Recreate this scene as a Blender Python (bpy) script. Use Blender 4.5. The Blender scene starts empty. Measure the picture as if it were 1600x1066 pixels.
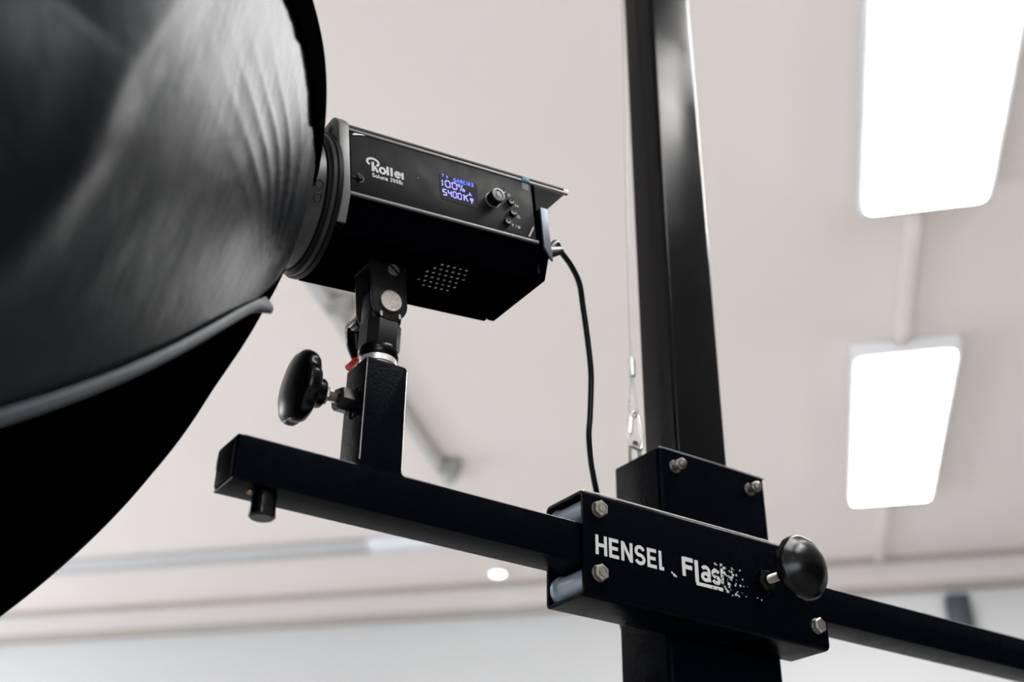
import bpy, bmesh, math, random
from mathutils import Vector, Matrix, noise
S = bpy.context.scene
PI = math.pi
# ------------------------------------------------------------------ camera
CAMH = 1.5
cam_d = bpy.data.cameras.new('camera'); cam = bpy.data.objects.new('camera', cam_d)
S.collection.objects.link(cam); S.camera = cam
r_ = Vector((0.82880, -0.55941, 0.01040)).normalized()
f_ = Vector((0.4827, 0.7243, 0.4923)); f_ = (f_ - f_.dot(r_)*r_).normalized()
u_ = r_.cross(f_)
cam.matrix_world = Matrix(((r_.x, u_.x, -f_.x, 0), (r_.y, u_.y, -f_.y, 0), (r_.z, u_.z, -f_.z, CAMH), (0, 0, 0, 1)))
cam_d.sensor_width = 36.0; cam_d.lens = 42.795
cam_d.clip_start = 0.02; cam_d.clip_end = 60
cam_d.dof.use_dof = True; cam_d.dof.focus_distance = 1.16; cam_d.dof.aperture_fstop = 3.4
cam_d.dof.aperture_blades = 9
# ------------------------------------------------------------------ world and exposure
wd = bpy.data.worlds.new('world'); S.world = wd; wd.use_nodes = True
wd.node_tree.nodes['Background'].inputs[0].default_value = (0.9, 0.95, 1.0, 1)
wd.node_tree.nodes['Background'].inputs[1].default_value = 1.0
S.view_settings.view_transform = 'Standard'; S.view_settings.look = 'None'
S.view_settings.gamma = 1.0; S.view_settings.use_curve_mapping = False
S.view_settings.exposure = 0.16
S.cycles.max_bounces = 12; S.cycles.diffuse_bounces = 8
PANEL_POWER = 33.0          # radiance of the ceiling panels
WINDOW_POWER = 41.0
# room frame: B runs along the rows of ceiling panels, C runs to the right of it
TB = math.radians(43.0986)
RB = Matrix.Rotation(TB, 4, 'Z')          # local x = B, local y = -C
CEIL = CAMH + 1.85
def room(b, c, z): return RB @ Vector((b, -c, z))

# ------------------------------------------------------------------ materials
def mat(name, col, rough=0.5, metal=0.0, spec=0.5, bump=0.0, bscale=200.0, var=0.0, vscale=8.0, emit=None, estr=0.0, coat=0.0, detail=3, rvar=0.0, stretch=None):
    m = bpy.data.materials.new(name); m.use_nodes = True
    nt = m.node_tree; N = nt.nodes; L = nt.links; b = N['Principled BSDF']
    b.inputs['Base Color'].default_value = (*col, 1); b.inputs['Roughness'].default_value = rough
    b.inputs['Metallic'].default_value = metal; b.inputs['Specular IOR Level'].default_value = spec
    b.inputs['Coat Weight'].default_value = coat; b.inputs['Coat Roughness'].default_value = 0.1
    tc = N.new('ShaderNodeTexCoord'); src = tc.outputs['Object']
    if stretch:
        mp = N.new('ShaderNodeMapping'); mp.inputs['Scale'].default_value = stretch
        L.new(src, mp.inputs[0]); src = mp.outputs[0]
    if bump:
        n = N.new('ShaderNodeTexNoise'); n.inputs['Scale'].default_value = bscale; n.inputs['Detail'].default_value = detail
        L.new(src, n.inputs[0])
        bp = N.new('ShaderNodeBump'); bp.inputs['Strength'].default_value = bump; bp.inputs['Distance'].default_value = 0.001
        L.new(n.outputs[0], bp.inputs['Height']); L.new(bp.outputs[0], b.inputs['Normal'])
    if var or rvar:
        n2 = N.new('ShaderNodeTexNoise'); n2.inputs['Scale'].default_value = vscale; n2.inputs['Detail'].default_value = 6
        L.new(src, n2.inputs[0])
        if var:
            mr = N.new('ShaderNodeMapRange'); mr.inputs[1].default_value = 0.3; mr.inputs[2].default_value = 0.7
            mr.inputs[3].default_value = 1 - var; mr.inputs[4].default_value = 1 + var
            L.new(n2.outputs[0], mr.inputs[0])
            mx = N.new('ShaderNodeVectorMath'); mx.operation = 'SCALE'; mx.inputs[0].default_value = col
            L.new(mr.outputs[0], mx.inputs['Scale']); L.new(mx.outputs[0], b.inputs['Base Color'])
        if rvar:
            mr = N.new('ShaderNodeMapRange'); mr.inputs[1].default_value = 0.3; mr.inputs[2].default_value = 0.7
            mr.inputs[3].default_value = rough - rvar; mr.inputs[4].default_value = rough + rvar
            L.new(n2.outputs[0], mr.inputs[0]); L.new(mr.outputs[0], b.inputs['Roughness'])
    if emit:
        b.inputs['Emission Color'].default_value = (*emit, 1); b.inputs['Emission Strength'].default_value = estr
    return m
M_ceil = mat('painted_ceiling', (0.745, 0.690, 0.664), 0.9, spec=0.2, bump=0.15, bscale=60, var=0.012, vscale=1.2)
M_dark = mat('charcoal_wall', (0.05, 0.05, 0.052), 0.85, spec=0.1, bump=0.15, bscale=60, var=0.1, vscale=1.0)
M_wall = mat('white_wall', (0.49, 0.495, 0.50), 0.85, spec=0.2, bump=0.15, bscale=60, var=0.01, vscale=1.0)
M_trim = mat('cornice_paint', (0.53, 0.505, 0.485), 0.8, spec=0.2, var=0.02, vscale=2)
M_shadowline = mat('cornice_shadow_line', (0.35, 0.315, 0.29), 0.8, spec=0.2, var=0.05, vscale=2)  # darkened paint stands for the shadow lines along the cornice
M_floor = mat('grey_screed_floor', (0.46, 0.45, 0.435), 0.7, spec=0.1, bump=0.2, bscale=30, var=0.15, vscale=3)
M_fix = mat('white_enamel', (0.66, 0.66, 0.68), 0.4, spec=0.4, bump=0.02)
M_panel = mat('lit_diffuser', (0.9, 0.9, 0.9), 0.5, emit=(1.0, 0.985, 0.965), estr=PANEL_POWER)
M_spot = mat('lit_spot_lens', (0.9, 0.9, 0.9), 0.5, emit=(0.93, 0.97, 1.0), estr=6.0)
M_conduit = mat('conduit_paint', (0.70, 0.64, 0.615), 0.6, spec=0.3, bump=0.02)
M_railm = mat('galvanised_rail', (0.46, 0.45, 0.44), 0.6, metal=0.0, var=0.08, vscale=10)
M_brk = mat('dull_bracket', (0.24, 0.23, 0.21), 0.6, var=0.1)
M_lumi = mat('grey_luminaire', (0.42, 0.425, 0.44), 0.5, var=0.03)
M_lumi2 = mat('opal_luminaire', (0.62, 0.64, 0.70), 0.4, var=0.02)
M_paint = mat('black_powder_coat', (0.0007, 0.0011, 0.0021), 0.25, spec=0.014, bump=0.25, bscale=350, rvar=0.06, vscale=30)
M_colp = mat('black_gloss_column', (0.0004, 0.0005, 0.0010), 0.21, spec=0.10, bump=0.04, bscale=60, rvar=0.07, vscale=9)
M_edge = mat('lit_sheet_edge', (0.16, 0.16, 0.165), 0.35, metal=0.5, spec=0.4, var=0.2, vscale=60)
M_plastic = mat('black_plastic', (0.0012, 0.0012, 0.0014), 0.24, spec=0.12, bump=0.05, bscale=300)
M_matte = mat('matte_black', (0.0022, 0.0022, 0.0026), 0.5, spec=0.10, bump=0.1, bscale=500)
M_body = mat('lamp_housing', (0.0004, 0.0005, 0.0008), 0.5, spec=0.0, bump=0.12, bscale=700)
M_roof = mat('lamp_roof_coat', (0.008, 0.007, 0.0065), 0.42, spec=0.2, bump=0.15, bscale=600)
M_face = mat('control_panel_film', (0.0022, 0.0022, 0.0025), 0.5, spec=0.05, bump=0.10, bscale=500, var=0.25, vscale=60, rvar=0.08)
M_bezel = mat('anodised_edge', (0.07, 0.07, 0.07), 0.42, metal=0.2, spec=0.4, bump=0.2, bscale=500, var=0.08, vscale=80)
M_cap = mat('button_grey', (0.035, 0.035, 0.036), 0.35, spec=0.4)
M_rearlit = mat('rear_plate_lit', (0.040, 0.055, 0.078), 0.38, metal=0.2, spec=0.3, bump=0.12, bscale=500, var=0.1, vscale=40)
M_steel = mat('brushed_steel', (0.15, 0.137, 0.125), 0.38, metal=0.9, bump=0.3, bscale=500, var=0.1, vscale=60)
M_zinc = mat('zinc_plated_steel', (0.25, 0.24, 0.205), 0.40, metal=0.85, bump=0.4, bscale=450, var=0.25, vscale=150)
M_bright = mat('bright_zinc', (0.55, 0.55, 0.53), 0.30, metal=0.75, bump=0.1, bscale=300, var=0.1, vscale=100)
M_silver = mat('worn_silver_ring', (0.040, 0.039, 0.041), 0.40, metal=0.6, bump=0.1, bscale=300, var=0.35, vscale=40)
M_copper = mat('worn_copper_tone', (0.20, 0.11, 0.07), 0.45, metal=0.6, var=0.2)
M_nylon = mat('pale_nylon_roller', (0.11, 0.145, 0.19), 0.38, spec=0.4, bump=0.05, bscale=200, var=0.06, vscale=60)
M_red = mat('red_plastic', (0.38, 0.018, 0.012), 0.35, spec=0.4, bump=0.05)
M_cable = mat('black_rubber_cable', (0.001, 0.001, 0.001), 0.35, spec=0.12, bump=0.05, bscale=300)
M_wire = mat('steel_wire', (0.34, 0.34, 0.33), 0.45, metal=0.6, bump=0.3, bscale=900)
M_white = mat('white_print', (0.30, 0.30, 0.295), 0.6, spec=0.2, bump=0.1, bscale=900)
M_icon = mat('grey_print', (0.16, 0.155, 0.15), 0.6, spec=0.2)
M_lcd = mat('display_glass', (0.006, 0.004, 0.006), 0.3, spec=0.04, var=0.3, vscale=90)
M_seg = mat('lit_segments', (0.1, 0.1, 0.6), 0.5, emit=(0.16, 0.17, 1.0), estr=1.15)
M_seg2 = mat('lit_segments_deep', (0.0, 0.05, 0.6), 0.5, emit=(0.01, 0.05, 0.95), estr=0.9)
M_tape = mat('cyan_tape', (0.0, 0.075, 0.12), 0.45, spec=0.2, bump=0.1, var=0.15, vscale=120)
M_film = mat('lifted_film', (0.17, 0.165, 0.15), 0.35, spec=0.4, bump=0.2, var=0.2, vscale=150)
M_glue = mat('dark_tape', (0.026, 0.023, 0.02), 0.5, spec=0.3)
M_webshade = mat('black_webbing_shade', (0.0005, 0.0005, 0.0006), 0.95, spec=0.0, bump=0.4, bscale=300)
M_wallbox = mat('grey_speaker_case', (0.035, 0.042, 0.05), 0.5, spec=0.2, bump=0.1, bscale=80)
M_hole = mat('warm_hole', (0.07, 0.045, 0.035), 0.5, emit=(0.30, 0.19, 0.13), estr=0.12)
M_diff = mat('softbox_diffuser', (0.8, 0.8, 0.8), 0.9, bump=0.2, bscale=300)

def fabric(name, col, spec, rough, sheen):
    m = mat(name, col, rough, spec=spec); nt = m.node_tree; N = nt.nodes; L = nt.links; b = N['Principled BSDF']
    b.inputs['Sheen Weight'].default_value = sheen; b.inputs['Sheen Roughness'].default_value = 0.35
    b.inputs['Specular Tint'].default_value = (0.80, 0.90, 1.0, 1)
    tc = N.new('ShaderNodeTexCoord')
    n1 = N.new('ShaderNodeTexNoise'); n1.inputs['Scale'].default_value = 26; n1.inputs['Detail'].default_value = 8; n1.inputs['Roughness'].default_value = 0.62
    mp = N.new('ShaderNodeMapping'); mp.inputs['Scale'].default_value = (1.4, 1.4, 0.45)
    L.new(tc.outputs['Object'], mp.inputs[0]); L.new(mp.outputs[0], n1.inputs[0])
    w = N.new('ShaderNodeTexWave'); w.inputs['Scale'].default_value = 260; w.bands_direction = 'X'; L.new(tc.outputs['Object'], w.inputs[0])
    w2 = N.new('ShaderNodeTexWave'); w2.inputs['Scale'].default_value = 260; w2.bands_direction = 'Z'; L.new(tc.outputs['Object'], w2.inputs[0])
    ad = N.new('ShaderNodeMath'); ad.operation = 'ADD'; L.new(w.outputs[1], ad.inputs[0]); L.new(w2.outputs[1], ad.inputs[1])
    b1 = N.new('ShaderNodeBump'); b1.inputs['Strength'].default_value = 0.35; b1.inputs['Distance'].default_value = 0.004; L.new(n1.outputs[0], b1.inputs['Height'])
    b2 = N.new('ShaderNodeBump'); b2.inputs['Strength'].default_value = 0.12; b2.inputs['Distance'].default_value = 0.0004
    L.new(ad.outputs[0], b2.inputs['Height']); L.new(b1.outputs[0], b2.inputs['Normal']); L.new(b2.outputs[0], b.inputs['Normal'])
    return m
M_fabric = fabric('black_nylon', (0.0007, 0.0012, 0.0021), 0.22, 0.37, 0.0)
M_shaded = fabric('shaded_black_nylon', (0.0006, 0.0006, 0.0008), 0.0, 0.5, 0.0)  # darker copy of the nylon, shade of the lower panel painted in

# ------------------------------------------------------------------ helpers
FR = {}
def obj(name, bm, m, parent=None, frame=None, angle=35, smooth=True):
    """link a bmesh as one object; coordinates are room coordinates unless frame='local' (the parent thing's own axes)"""
    bmesh.ops.recalc_face_normals(bm, faces=bm.faces)
    me = bpy.data.meshes.new(name)
    if parent is not None and frame != 'local':
        bm.transform(FR[parent.name].inverted())
    bm.to_mesh(me); bm.free()
    for mm in (m if isinstance(m, (list, tuple)) else [m]): me.materials.append(mm)
    if smooth:
        for p in me.polygons: p.use_smooth = True
        me.set_sharp_from_angle(angle=math.radians(angle))
    o = bpy.data.objects.new(name, me); S.collection.objects.link(o)
    if parent is not None:
        o.parent = parent; FR[o.name] = FR[parent.name]
    else: FR[o.name] = Matrix.Identity(4)
    return o
def origin(o, p):
    """move a parentless mesh's origin to p"""
    T = Matrix.Translation(-Vector(p)); o.data.transform(T); o.matrix_world = Matrix.Translation(Vector(p)); FR[o.name] = o.matrix_world.copy()
def thing(name, label, cat, M, group=None):
    o = bpy.data.objects.new(name, None); S.collection.objects.link(o)
    o.empty_display_size = 0.05
    if isinstance(M, Matrix): o.matrix_world = M
    else: o.matrix_world = Matrix.Translation(Vector(M))
    FR[o.name] = o.matrix_world.copy()
    o['label'] = label; o['category'] = cat
    if group: o['group'] = group
    return o
def tag(o, label=None, cat=None, group=None, kind=None):
    if label: o['label'] = label
    if cat: o['category'] = cat
    if group: o['group'] = group
    if kind: o['kind'] = kind
    return o
def Z(v): return (v[0], v[1], v[2] + CAMH)      # rig coordinates are measured from eye height
def BM(): return bmesh.new()
def merge(bm, b2):
    me = bpy.data.meshes.new('tmp'); b2.to_mesh(me); b2.free(); bm.from_mesh(me); bpy.data.meshes.remove(me)
def box(bm, x0, x1, y0, y1, z0, z1, bev=0.0, seg=2, M=None):
    b = BM()
    vs = [b.verts.new((x, y, z)) for x in (x0, x1) for y in (y0, y1) for z in (z0, z1)]
    for q in ((0, 1, 3, 2), (4, 6, 7, 5), (0, 4, 5, 1), (2, 3, 7, 6), (0, 2, 6, 4), (1, 5, 7, 3)): b.faces.new([vs[i] for i in q])
    bmesh.ops.recalc_face_normals(b, faces=b.faces)
    if bev: bmesh.ops.bevel(b, geom=b.edges[:], offset=bev, segments=seg, affect='EDGES', profile=0.5)
    if M is not None: b.transform(M)
    merge(bm, b)
def prism(bm, pts, lo, hi, axis='y', bev=0.0, seg=2, M=None):
    """extrude a 2D outline; axis y: pts are (x,z); axis x: (y,z); axis z: (x,y)"""
    b = BM()
    def P(p, t): return {'y': (p[0], t, p[1]), 'x': (t, p[0], p[1]), 'z': (p[0], p[1], t)}[axis]
    A = [b.verts.new(P(p, lo)) for p in pts]; B = [b.verts.new(P(p, hi)) for p in pts]
    b.faces.new(A); b.faces.new(B[::-1]); n = len(pts)
    for i in range(n): b.faces.new((A[i], B[i], B[(i+1) % n], A[(i+1) % n]))
    bmesh.ops.recalc_face_normals(b, faces=b.faces)
    if bev:
        es = [e for e in b.edges if abs(sum(1 for f in e.link_faces if len(f.verts) == n) - 1) == 0]
        bmesh.ops.bevel(b, geom=es, offset=bev, segments=seg, affect='EDGES', profile=0.5)
    if M is not None: b.transform(M)
    merge(bm, b)
def rring(u0, u1, v0, v1, r, k=4):
    out = []
    for cx, cy, a0 in ((u1-r, v1-r, 0), (u0+r, v1-r, 90), (u0+r, v0+r, 180), (u1-r, v0+r, 270)):
        for i in range(k+1):
            a = math.radians(a0 + 90*i/k); out.append((cx + r*math.cos(a), cy + r*math.sin(a)))
    return out
def hollow(bm, axis, u0, u1, v0, v1, t, r, lo, hi, ch=0.0006):
    """square tube of sheet thickness t, open at both ends, rims lightly chamfered"""
    b = BM()
    def P(p, s): return {'x': (s, p[0], p[1]), 'y': (p[0], s, p[1]), 'z': (p[0], p[1], s)}[axis]
    rings = []
    for (ins, s) in ((0, lo+ch), (0, hi-ch), (ch, hi), (t-ch, hi), (t, hi-ch), (t, lo+ch), (t-ch, lo), (ch, lo)):
        rings.append([b.verts.new(P(p, s)) for p in rring(u0+ins, u1-ins, v0+ins, v1-ins, max(r-ins, 0.0006))])
    n = len(rings[0])
    for a in range(len(rings)):
        A, B = rings[a], rings[(a+1) % len(rings)]
        for i in range(n): b.faces.new((A[i], A[(i+1) % n], B[(i+1) % n], B[i]))
    merge(bm, b)
def lathe(bm, o, ax, prof, n=32, wob=None, ref=None):
    """prof: list of (t along axis, radius); wob(theta, i) multiplies the radius"""
    o = Vector(o); ax = Vector(ax).normalized()
    ref = Vector(ref) if ref else (Vector((0, 0, 1)) if abs(ax.z) < 0.9 else Vector((0, 1, 0)))
    e1 = (ref - ref.dot(ax)*ax).normalized(); e2 = ax.cross(e1)
    b = BM(); rings = []
    for i, (t, r) in enumerate(prof):
        if r < 1e-7: rings.append([b.verts.new(o + ax*t)])
        else:
            rings.append([b.verts.new(o + ax*t + (e1*math.cos(a) + e2*math.sin(a))*r*(wob(a, i) if wob else 1)) for a in (2*PI*k/n for k in range(n))])
    for A, B in zip(rings, rings[1:]):
        for k in range(n):
            k2 = (k+1) % n
            if len(A) == 1 and len(B) == 1: continue
            if len(A) == 1: b.faces.new((A[0], B[k], B[k2]))
            elif len(B) == 1: b.faces.new((A[k], B[0], A[k2]))
            else: b.faces.new((A[k], A[k2], B[k2], B[k]))
    merge(bm, b)
def rod(bm, p0, p1, r, n=24, ch=None, ref=None):
    p0 = Vector(p0); d = Vector(p1) - p0; l = d.length; ch = min(r, l)*0.12 if ch is None else ch
    lathe(bm, p0, d, [(0, 0), (0, r-ch), (ch, r), (l-ch, r), (l, r-ch), (l, 0)], n, ref=ref)
def tube(bm, pts, r, n=12, closed=False, sub=8):
    P = [Vector(p) for p in pts]; m = len(P); C = []
    rng = range(m if closed else m-1)
    for i in rng:
        p0 = P[(i-1) % m] if closed or i > 0 else P[0]; p1 = P[i]; p2 = P[(i+1) % m]; p3 = P[(i+2) % m] if closed or i+2 < m else P[-1]
        for k in range(sub):
            t = k/sub; C.append(0.5*((2*p1) + (p2-p0)*t + (2*p0-5*p1+4*p2-p3)*t*t + (3*p1-p0-3*p2+p3)*t**3))
    if not closed: C.append(P[-1])
    b = BM(); rings = []; up = None; m = len(C)
    for i, c in enumerate(C):
        tg = (C[(i+1) % m] - C[i-1]) if closed else (C[min(i+1, m-1)] - C[max(i-1, 0)])
        tg.normalize()
        if up is None: up = Vector((0.3, 0.5, 0.8)).cross(tg).normalized()
        up = (up - up.dot(tg)*tg).normalized(); s = tg.cross(up)
        rr = r(i/(m-1)) if callable(r) else r
        rings.append([b.verts.new(c + (up*math.cos(a) + s*math.sin(a))*rr) for a in (2*PI*k/n for k in range(n))])
    for i in range(m if closed else m-1):
        A, B = rings[i], rings[(i+1) % m]
        for k in range(n): b.faces.new((A[k], A[(k+1) % n], B[(k+1) % n], B[k]))
    if not closed: b.faces.new(rings[0]); b.faces.new(rings[-1])
    merge(bm, b)
def hexhead(bm, p, ax, r, h):
    """hexagonal bolt head with a chamfered crown"""
    lathe(bm, p, ax, [(0, 0), (0, r), (h*0.8, r), (h, r*0.86), (h, 0)], 6)

# ---- stroke lettering
def arc(cx, cy, rx, ry, a0, a1, n=12):
    return [(cx + rx*math.cos(math.radians(a0+(a1-a0)*i/n)), cy + ry*math.sin(math.radians(a0+(a1-a0)*i/n))) for i in range(n+1)]
LIFT = [0]
def ribbon(bm, pts, w, o, ux, uz, closed=False, mask=None):
    n = len(pts); L = []; R = []
    for i in range(n):
        p = Vector((*pts[i], 0))
        a = Vector((*pts[i-1], 0)) if (i > 0 or closed) else None
        c = Vector((*pts[(i+1) % n], 0)) if (i < n-1 or closed) else None
        d1 = (p-a).normalized() if a is not None else None; d2 = (c-p).normalized() if c is not None else None
        if d1 is None: d1 = d2
        if d2 is None: d2 = d1
        t = (d1+d2); t = t.normalized() if t.length > 1e-6 else d1
        nn = Vector((-t.y, t.x, 0)); k = 1/max(nn.dot(Vector((-d1.y, d1.x, 0))), 0.5)
        L.append(p + nn*w/2*k); R.append(p - nn*w/2*k)
    LIFT[0] = (LIFT[0]+1) % 7; lift = Vector(ux).cross(Vector(uz))*(0.00003*LIFT[0])      # overlapping strokes must not be coplanar
    f = lambda q: bm.verts.new(Vector(o) + lift + Vector(ux)*q.x + Vector(uz)*q.y)
    VL = [f(q) for q in L]; VR = [f(q) for q in R]
    for i in range(n if closed else n-1):
        j = (i+1) % n
        bm.faces.new((VR[i], VR[j], VL[j], VL[i]))
def seg7(s):
    m = {'a': [(0.05, 1), (0.55, 1)], 'b': [(0.6, 0.95), (0.6, 0.55)], 'c': [(0.6, 0.45), (0.6, 0.05)], 'd': [(0.05, 0), (0.55, 0)],
         'e': [(0, 0.05), (0, 0.45)], 'f': [(0, 0.55), (0, 0.95)], 'g': [(0.07, 0.5), (0.53, 0.5)]}
    return [(m[c], False) for c in s]
GL = {
 'H': (0.72, [([(0.1, 0), (0.1, 1)], 0), ([(0.62, 0), (0.62, 1)], 0), ([(0.1, 0.5), (0.62, 0.5)], 0)]),
 'E': (0.66, [([(0.1, 0), (0.1, 1)], 0), ([(0.1, 0.91), (0.6, 0.91)], 0), ([(0.1, 0.5), (0.56, 0.5)], 0), ([(0.1, 0.09), (0.62, 0.09)], 0)]),
 'N': (0.74, [([(0.1, 0), (0.1, 1)], 0), ([(0.64, 0), (0.64, 1)], 0), ([(0.13, 0.93), (0.61, 0.07)], 0)]),
 'S': (0.70, [(arc(0.35, 0.70, 0.24, 0.22, 15, 240, 14) + arc(0.35, 0.29, 0.25, 0.21, 75, -165, 14), 0)]),
 'L': (0.58, [([(0.1, 0), (0.1, 1)], 0), ([(0.1, 0.09), (0.32, 0.09)], 0)]),
 'l': (0.30, [([(0.1, 0), (0.1, 1)], 0)]),
 'F': (0.66, [([(0.1, 0), (0.1, 1)], 0), ([(0.1, 0.91), (0.66, 0.91)], 0), ([(0.1, 0.5), (0.60, 0.5)], 0)]),
 'o': (0.66, [(arc(0.31, 0.33, 0.24, 0.27, 0, 345, 22), 1)]),
 'e': (0.64, [([(0.10, 0.36), (0.52, 0.36)] + arc(0.31, 0.33, 0.23, 0.27, 8, 325, 20), 0)]),
 'i': (0.28, [([(0.1, 0), (0.1, 0.68)], 0)]),
 'a': (0.62, [(arc(0.28, 0.45, 0.2, 0.2, 150, 0, 10) + [(0.48, 0.0)], 0), (arc(0.27, 0.2, 0.19, 0.15, 0, 345, 18), 1)]),
 's': (0.52, [(arc(0.25, 0.46, 0.17, 0.15, 20, 240, 10) + arc(0.25, 0.18, 0.18, 0.14, 75, -165, 10), 0)]),
 'h': (0.60, [([(0.1, 0), (0.1, 1)], 0), (arc(0.29, 0.38, 0.19, 0.22, 180, 0, 10) + [(0.48, 0)], 0)]),
 'u': (0.60, [([(0.1, 0.62)] + arc(0.29, 0.25, 0.19, 0.21, 180, 360, 10) + [(0.48, 0.62)], 0), ([(0.48, 0.3), (0.48, 0)], 0)]),
 'n': (0.60, [([(0.1, 0), (0.1, 0.62)], 0), (arc(0.29, 0.38, 0.19, 0.22, 180, 0, 10) + [(0.48, 0)], 0)]),
 '2': (0.64, [(arc(0.3, 0.72, 0.2, 0.22, 160, -35, 10) + [(0.1, 0.07)], 0), ([(0.08, 0.07), (0.54, 0.07)], 0)]),
 '0': (0.66, [(arc(0.3, 0.5, 0.2, 0.44, 0, 345, 22), 1)]),
 'B': (0.66, [([(0.1, 0), (0.1, 1)], 0), ([(0.1, 0.93), (0.32, 0.93)] + arc(0.32, 0.72, 0.19, 0.21, 90, -90, 8) + [(0.1, 0.51)], 0), ([(0.32, 0.51)] + arc(0.34, 0.29, 0.2, 0.22, 90, -90, 8) + [(0.1, 0.07)], 0)]),
 'P': (0.62, [([(0.1, 0), (0.1, 1)], 0), ([(0.1, 0.95), (0.3, 0.95)] + arc(0.3, 0.72, 0.2, 0.23, 90, -90, 8) + [(0.1, 0.49)], 0)]),
 'R': (0.66, [([(0.1, 0), (0.1, 1)], 0), ([(0.1, 0.95), (0.3, 0.95)] + arc(0.3, 0.72, 0.2, 0.23, 90, -90, 8) + [(0.1, 0.49)], 0), ([(0.3, 0.49), (0.52, 0)], 0)]),
 'G': (0.70, [(arc(0.34, 0.5, 0.26, 0.45, 50, 320, 16) + [(0.58, 0.45), (0.36, 0.45)], 0)]),
 'A': (0.68, [([(0.05, 0), (0.32, 1), (0.59, 0)], 0), ([(0.15, 0.33), (0.5, 0.33)], 0)]),
 'I': (0.3, [([(0.12, 0), (0.12, 1)], 0)]),
 '3': (0.62, [(arc(0.27, 0.74, 0.2, 0.2, 150, -80, 10) + arc(0.27, 0.27, 0.22, 0.23, 80, -150, 10), 0)]),
 'C': (0.66, [(arc(0.34, 0.5, 0.26, 0.45, 50, 310, 16), 0)]),
 'K': (0.80, [([(0.05, 0), (0.05, 1)], 0), ([(0.62, 1), (0.08, 0.48)], 0), ([(0.25, 0.6), (0.66, 0)], 0)]),
 '%': (1.0, [(arc(0.15, 0.78, 0.13, 0.18, 0, 330, 10), 1), (arc(0.78, 0.20, 0.13, 0.18, 0, 330, 10), 1), ([(0.30, -0.02), (0.66, 1.02)], 0)]),
 ' ': (0.34, []),
 '!': (0.36, seg7('ef')),          # seven segment one
 'O': (0.82, seg7('abcdef')), '5': (0.82, [([(0.6, 1), (0.02, 0.95), (0.02, 0.52), (0.6, 0.45), (0.58, 0.02), (0, 0)], 0)]),
 '4': (0.82, [([(0.02, 1), (0.1, 0.55), (0.5, 0.5)], 0), ([(0.6, 0.95), (0.5, 0.5), (0.6, 0.02)], 0)]),
}
def text(bm, s, o, ux, uz, h, w, sx=1.0, track=0.0):
    x = 0; ux = Vector(ux); uz = Vector(uz); o = Vector(o)
    for ch in s:
        adv, st = GL[ch]
        for pts, cl in st:
            q = [((x + px*sx)*h, py*h) for px, py in pts]
            ribbon(bm, q, w*h, o, ux, uz, closed=bool(cl))
        x += adv*sx + track
    return x*h

# ================================================================== THE ROOM
B0, B1, C0, C1 = -4.2, 5.5, -6.0, 5.0
WT = 0.12
def rbox(bm, b0, b1, c0, c1, z0, z1, bev=0.0, seg=2): box(bm, b0, b1, -c1, -c0, z0, z1, bev, seg, M=RB)
bm = BM(); rbox(bm, B0-WT, B1+WT, C0-WT, C1+WT, -0.1, 0); tag(obj('floor', bm, M_floor), kind='structure')
bm = BM(); rbox(bm, B0-WT, B1+WT, C0-WT, C1+WT, CEIL, CEIL+0.1); tag(obj('ceiling', bm, M_ceil), kind='structure')
bm = BM(); rbox(bm, B1, B1+WT, C0-WT, C1+WT, 0, CEIL); tag(obj('wall_far', bm, M_wall), kind='structure')
bm = BM(); w0, w1, zs, zt = 1.6, 5.0, 0.75, 2.85
rbox(bm, B0, B1, C0-WT, C0, 0, zs); rbox(bm, B0, B1, C0-WT, C0, zt, CEIL); rbox(bm, B0, w0, C0-WT, C0, zs, zt); rbox(bm, w1, B1, C0-WT, C0, zs, zt)
tag(obj('wall_left', bm, M_dark, smooth=False), kind='structure')
t = thing('window_3', 'x', 'x', room((w0+w1)/2, C0, zs)); del t['label'], t['category']; t['kind'] = 'structure'  # unseen window added to brighten the far ceiling
bm = BM(); y0, y1 = C0-0.08, C0-0.02; mid = (w0+w1)/2
rbox(bm, w0, w0+0.06, y0, y1, zs, zt); rbox(bm, w1-0.06, w1, y0, y1, zs, zt)
rbox(bm, w0+0.06, w1-0.06, y0, y1, zs, zs+0.06); rbox(bm, w0+0.06, w1-0.06, y0, y1, zt-0.06, zt); rbox(bm, mid-0.03, mid+0.03, y0, y1, zs+0.06, zt-0.06)
obj('window_frame', bm, M_fix, t)
ld = bpy.data.lights.new('window_daylight', 'AREA'); ld.shape = 'RECTANGLE'; ld.size = w1-w0; ld.size_y = zt-zs
ld.energy = 0.62*WINDOW_POWER*(w1-w0)*(zt-zs); ld.color = (0.92, 0.96, 1.0)
wl = bpy.data.objects.new('window_daylight', ld); S.collection.objects.link(wl)  # fill lamp for the added window
wl.matrix_world = Matrix.Translation(room(mid, C0-0.14, (zs+zt)/2)) @ room(0, 1, 0).to_track_quat('-Z', 'Z').to_matrix().to_4x4()
bm = BM(); rbox(bm, B0, B1, C1, C1+WT, 0, CEIL); tag(obj('wall_right', bm, M_dark), kind='structure')
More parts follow.
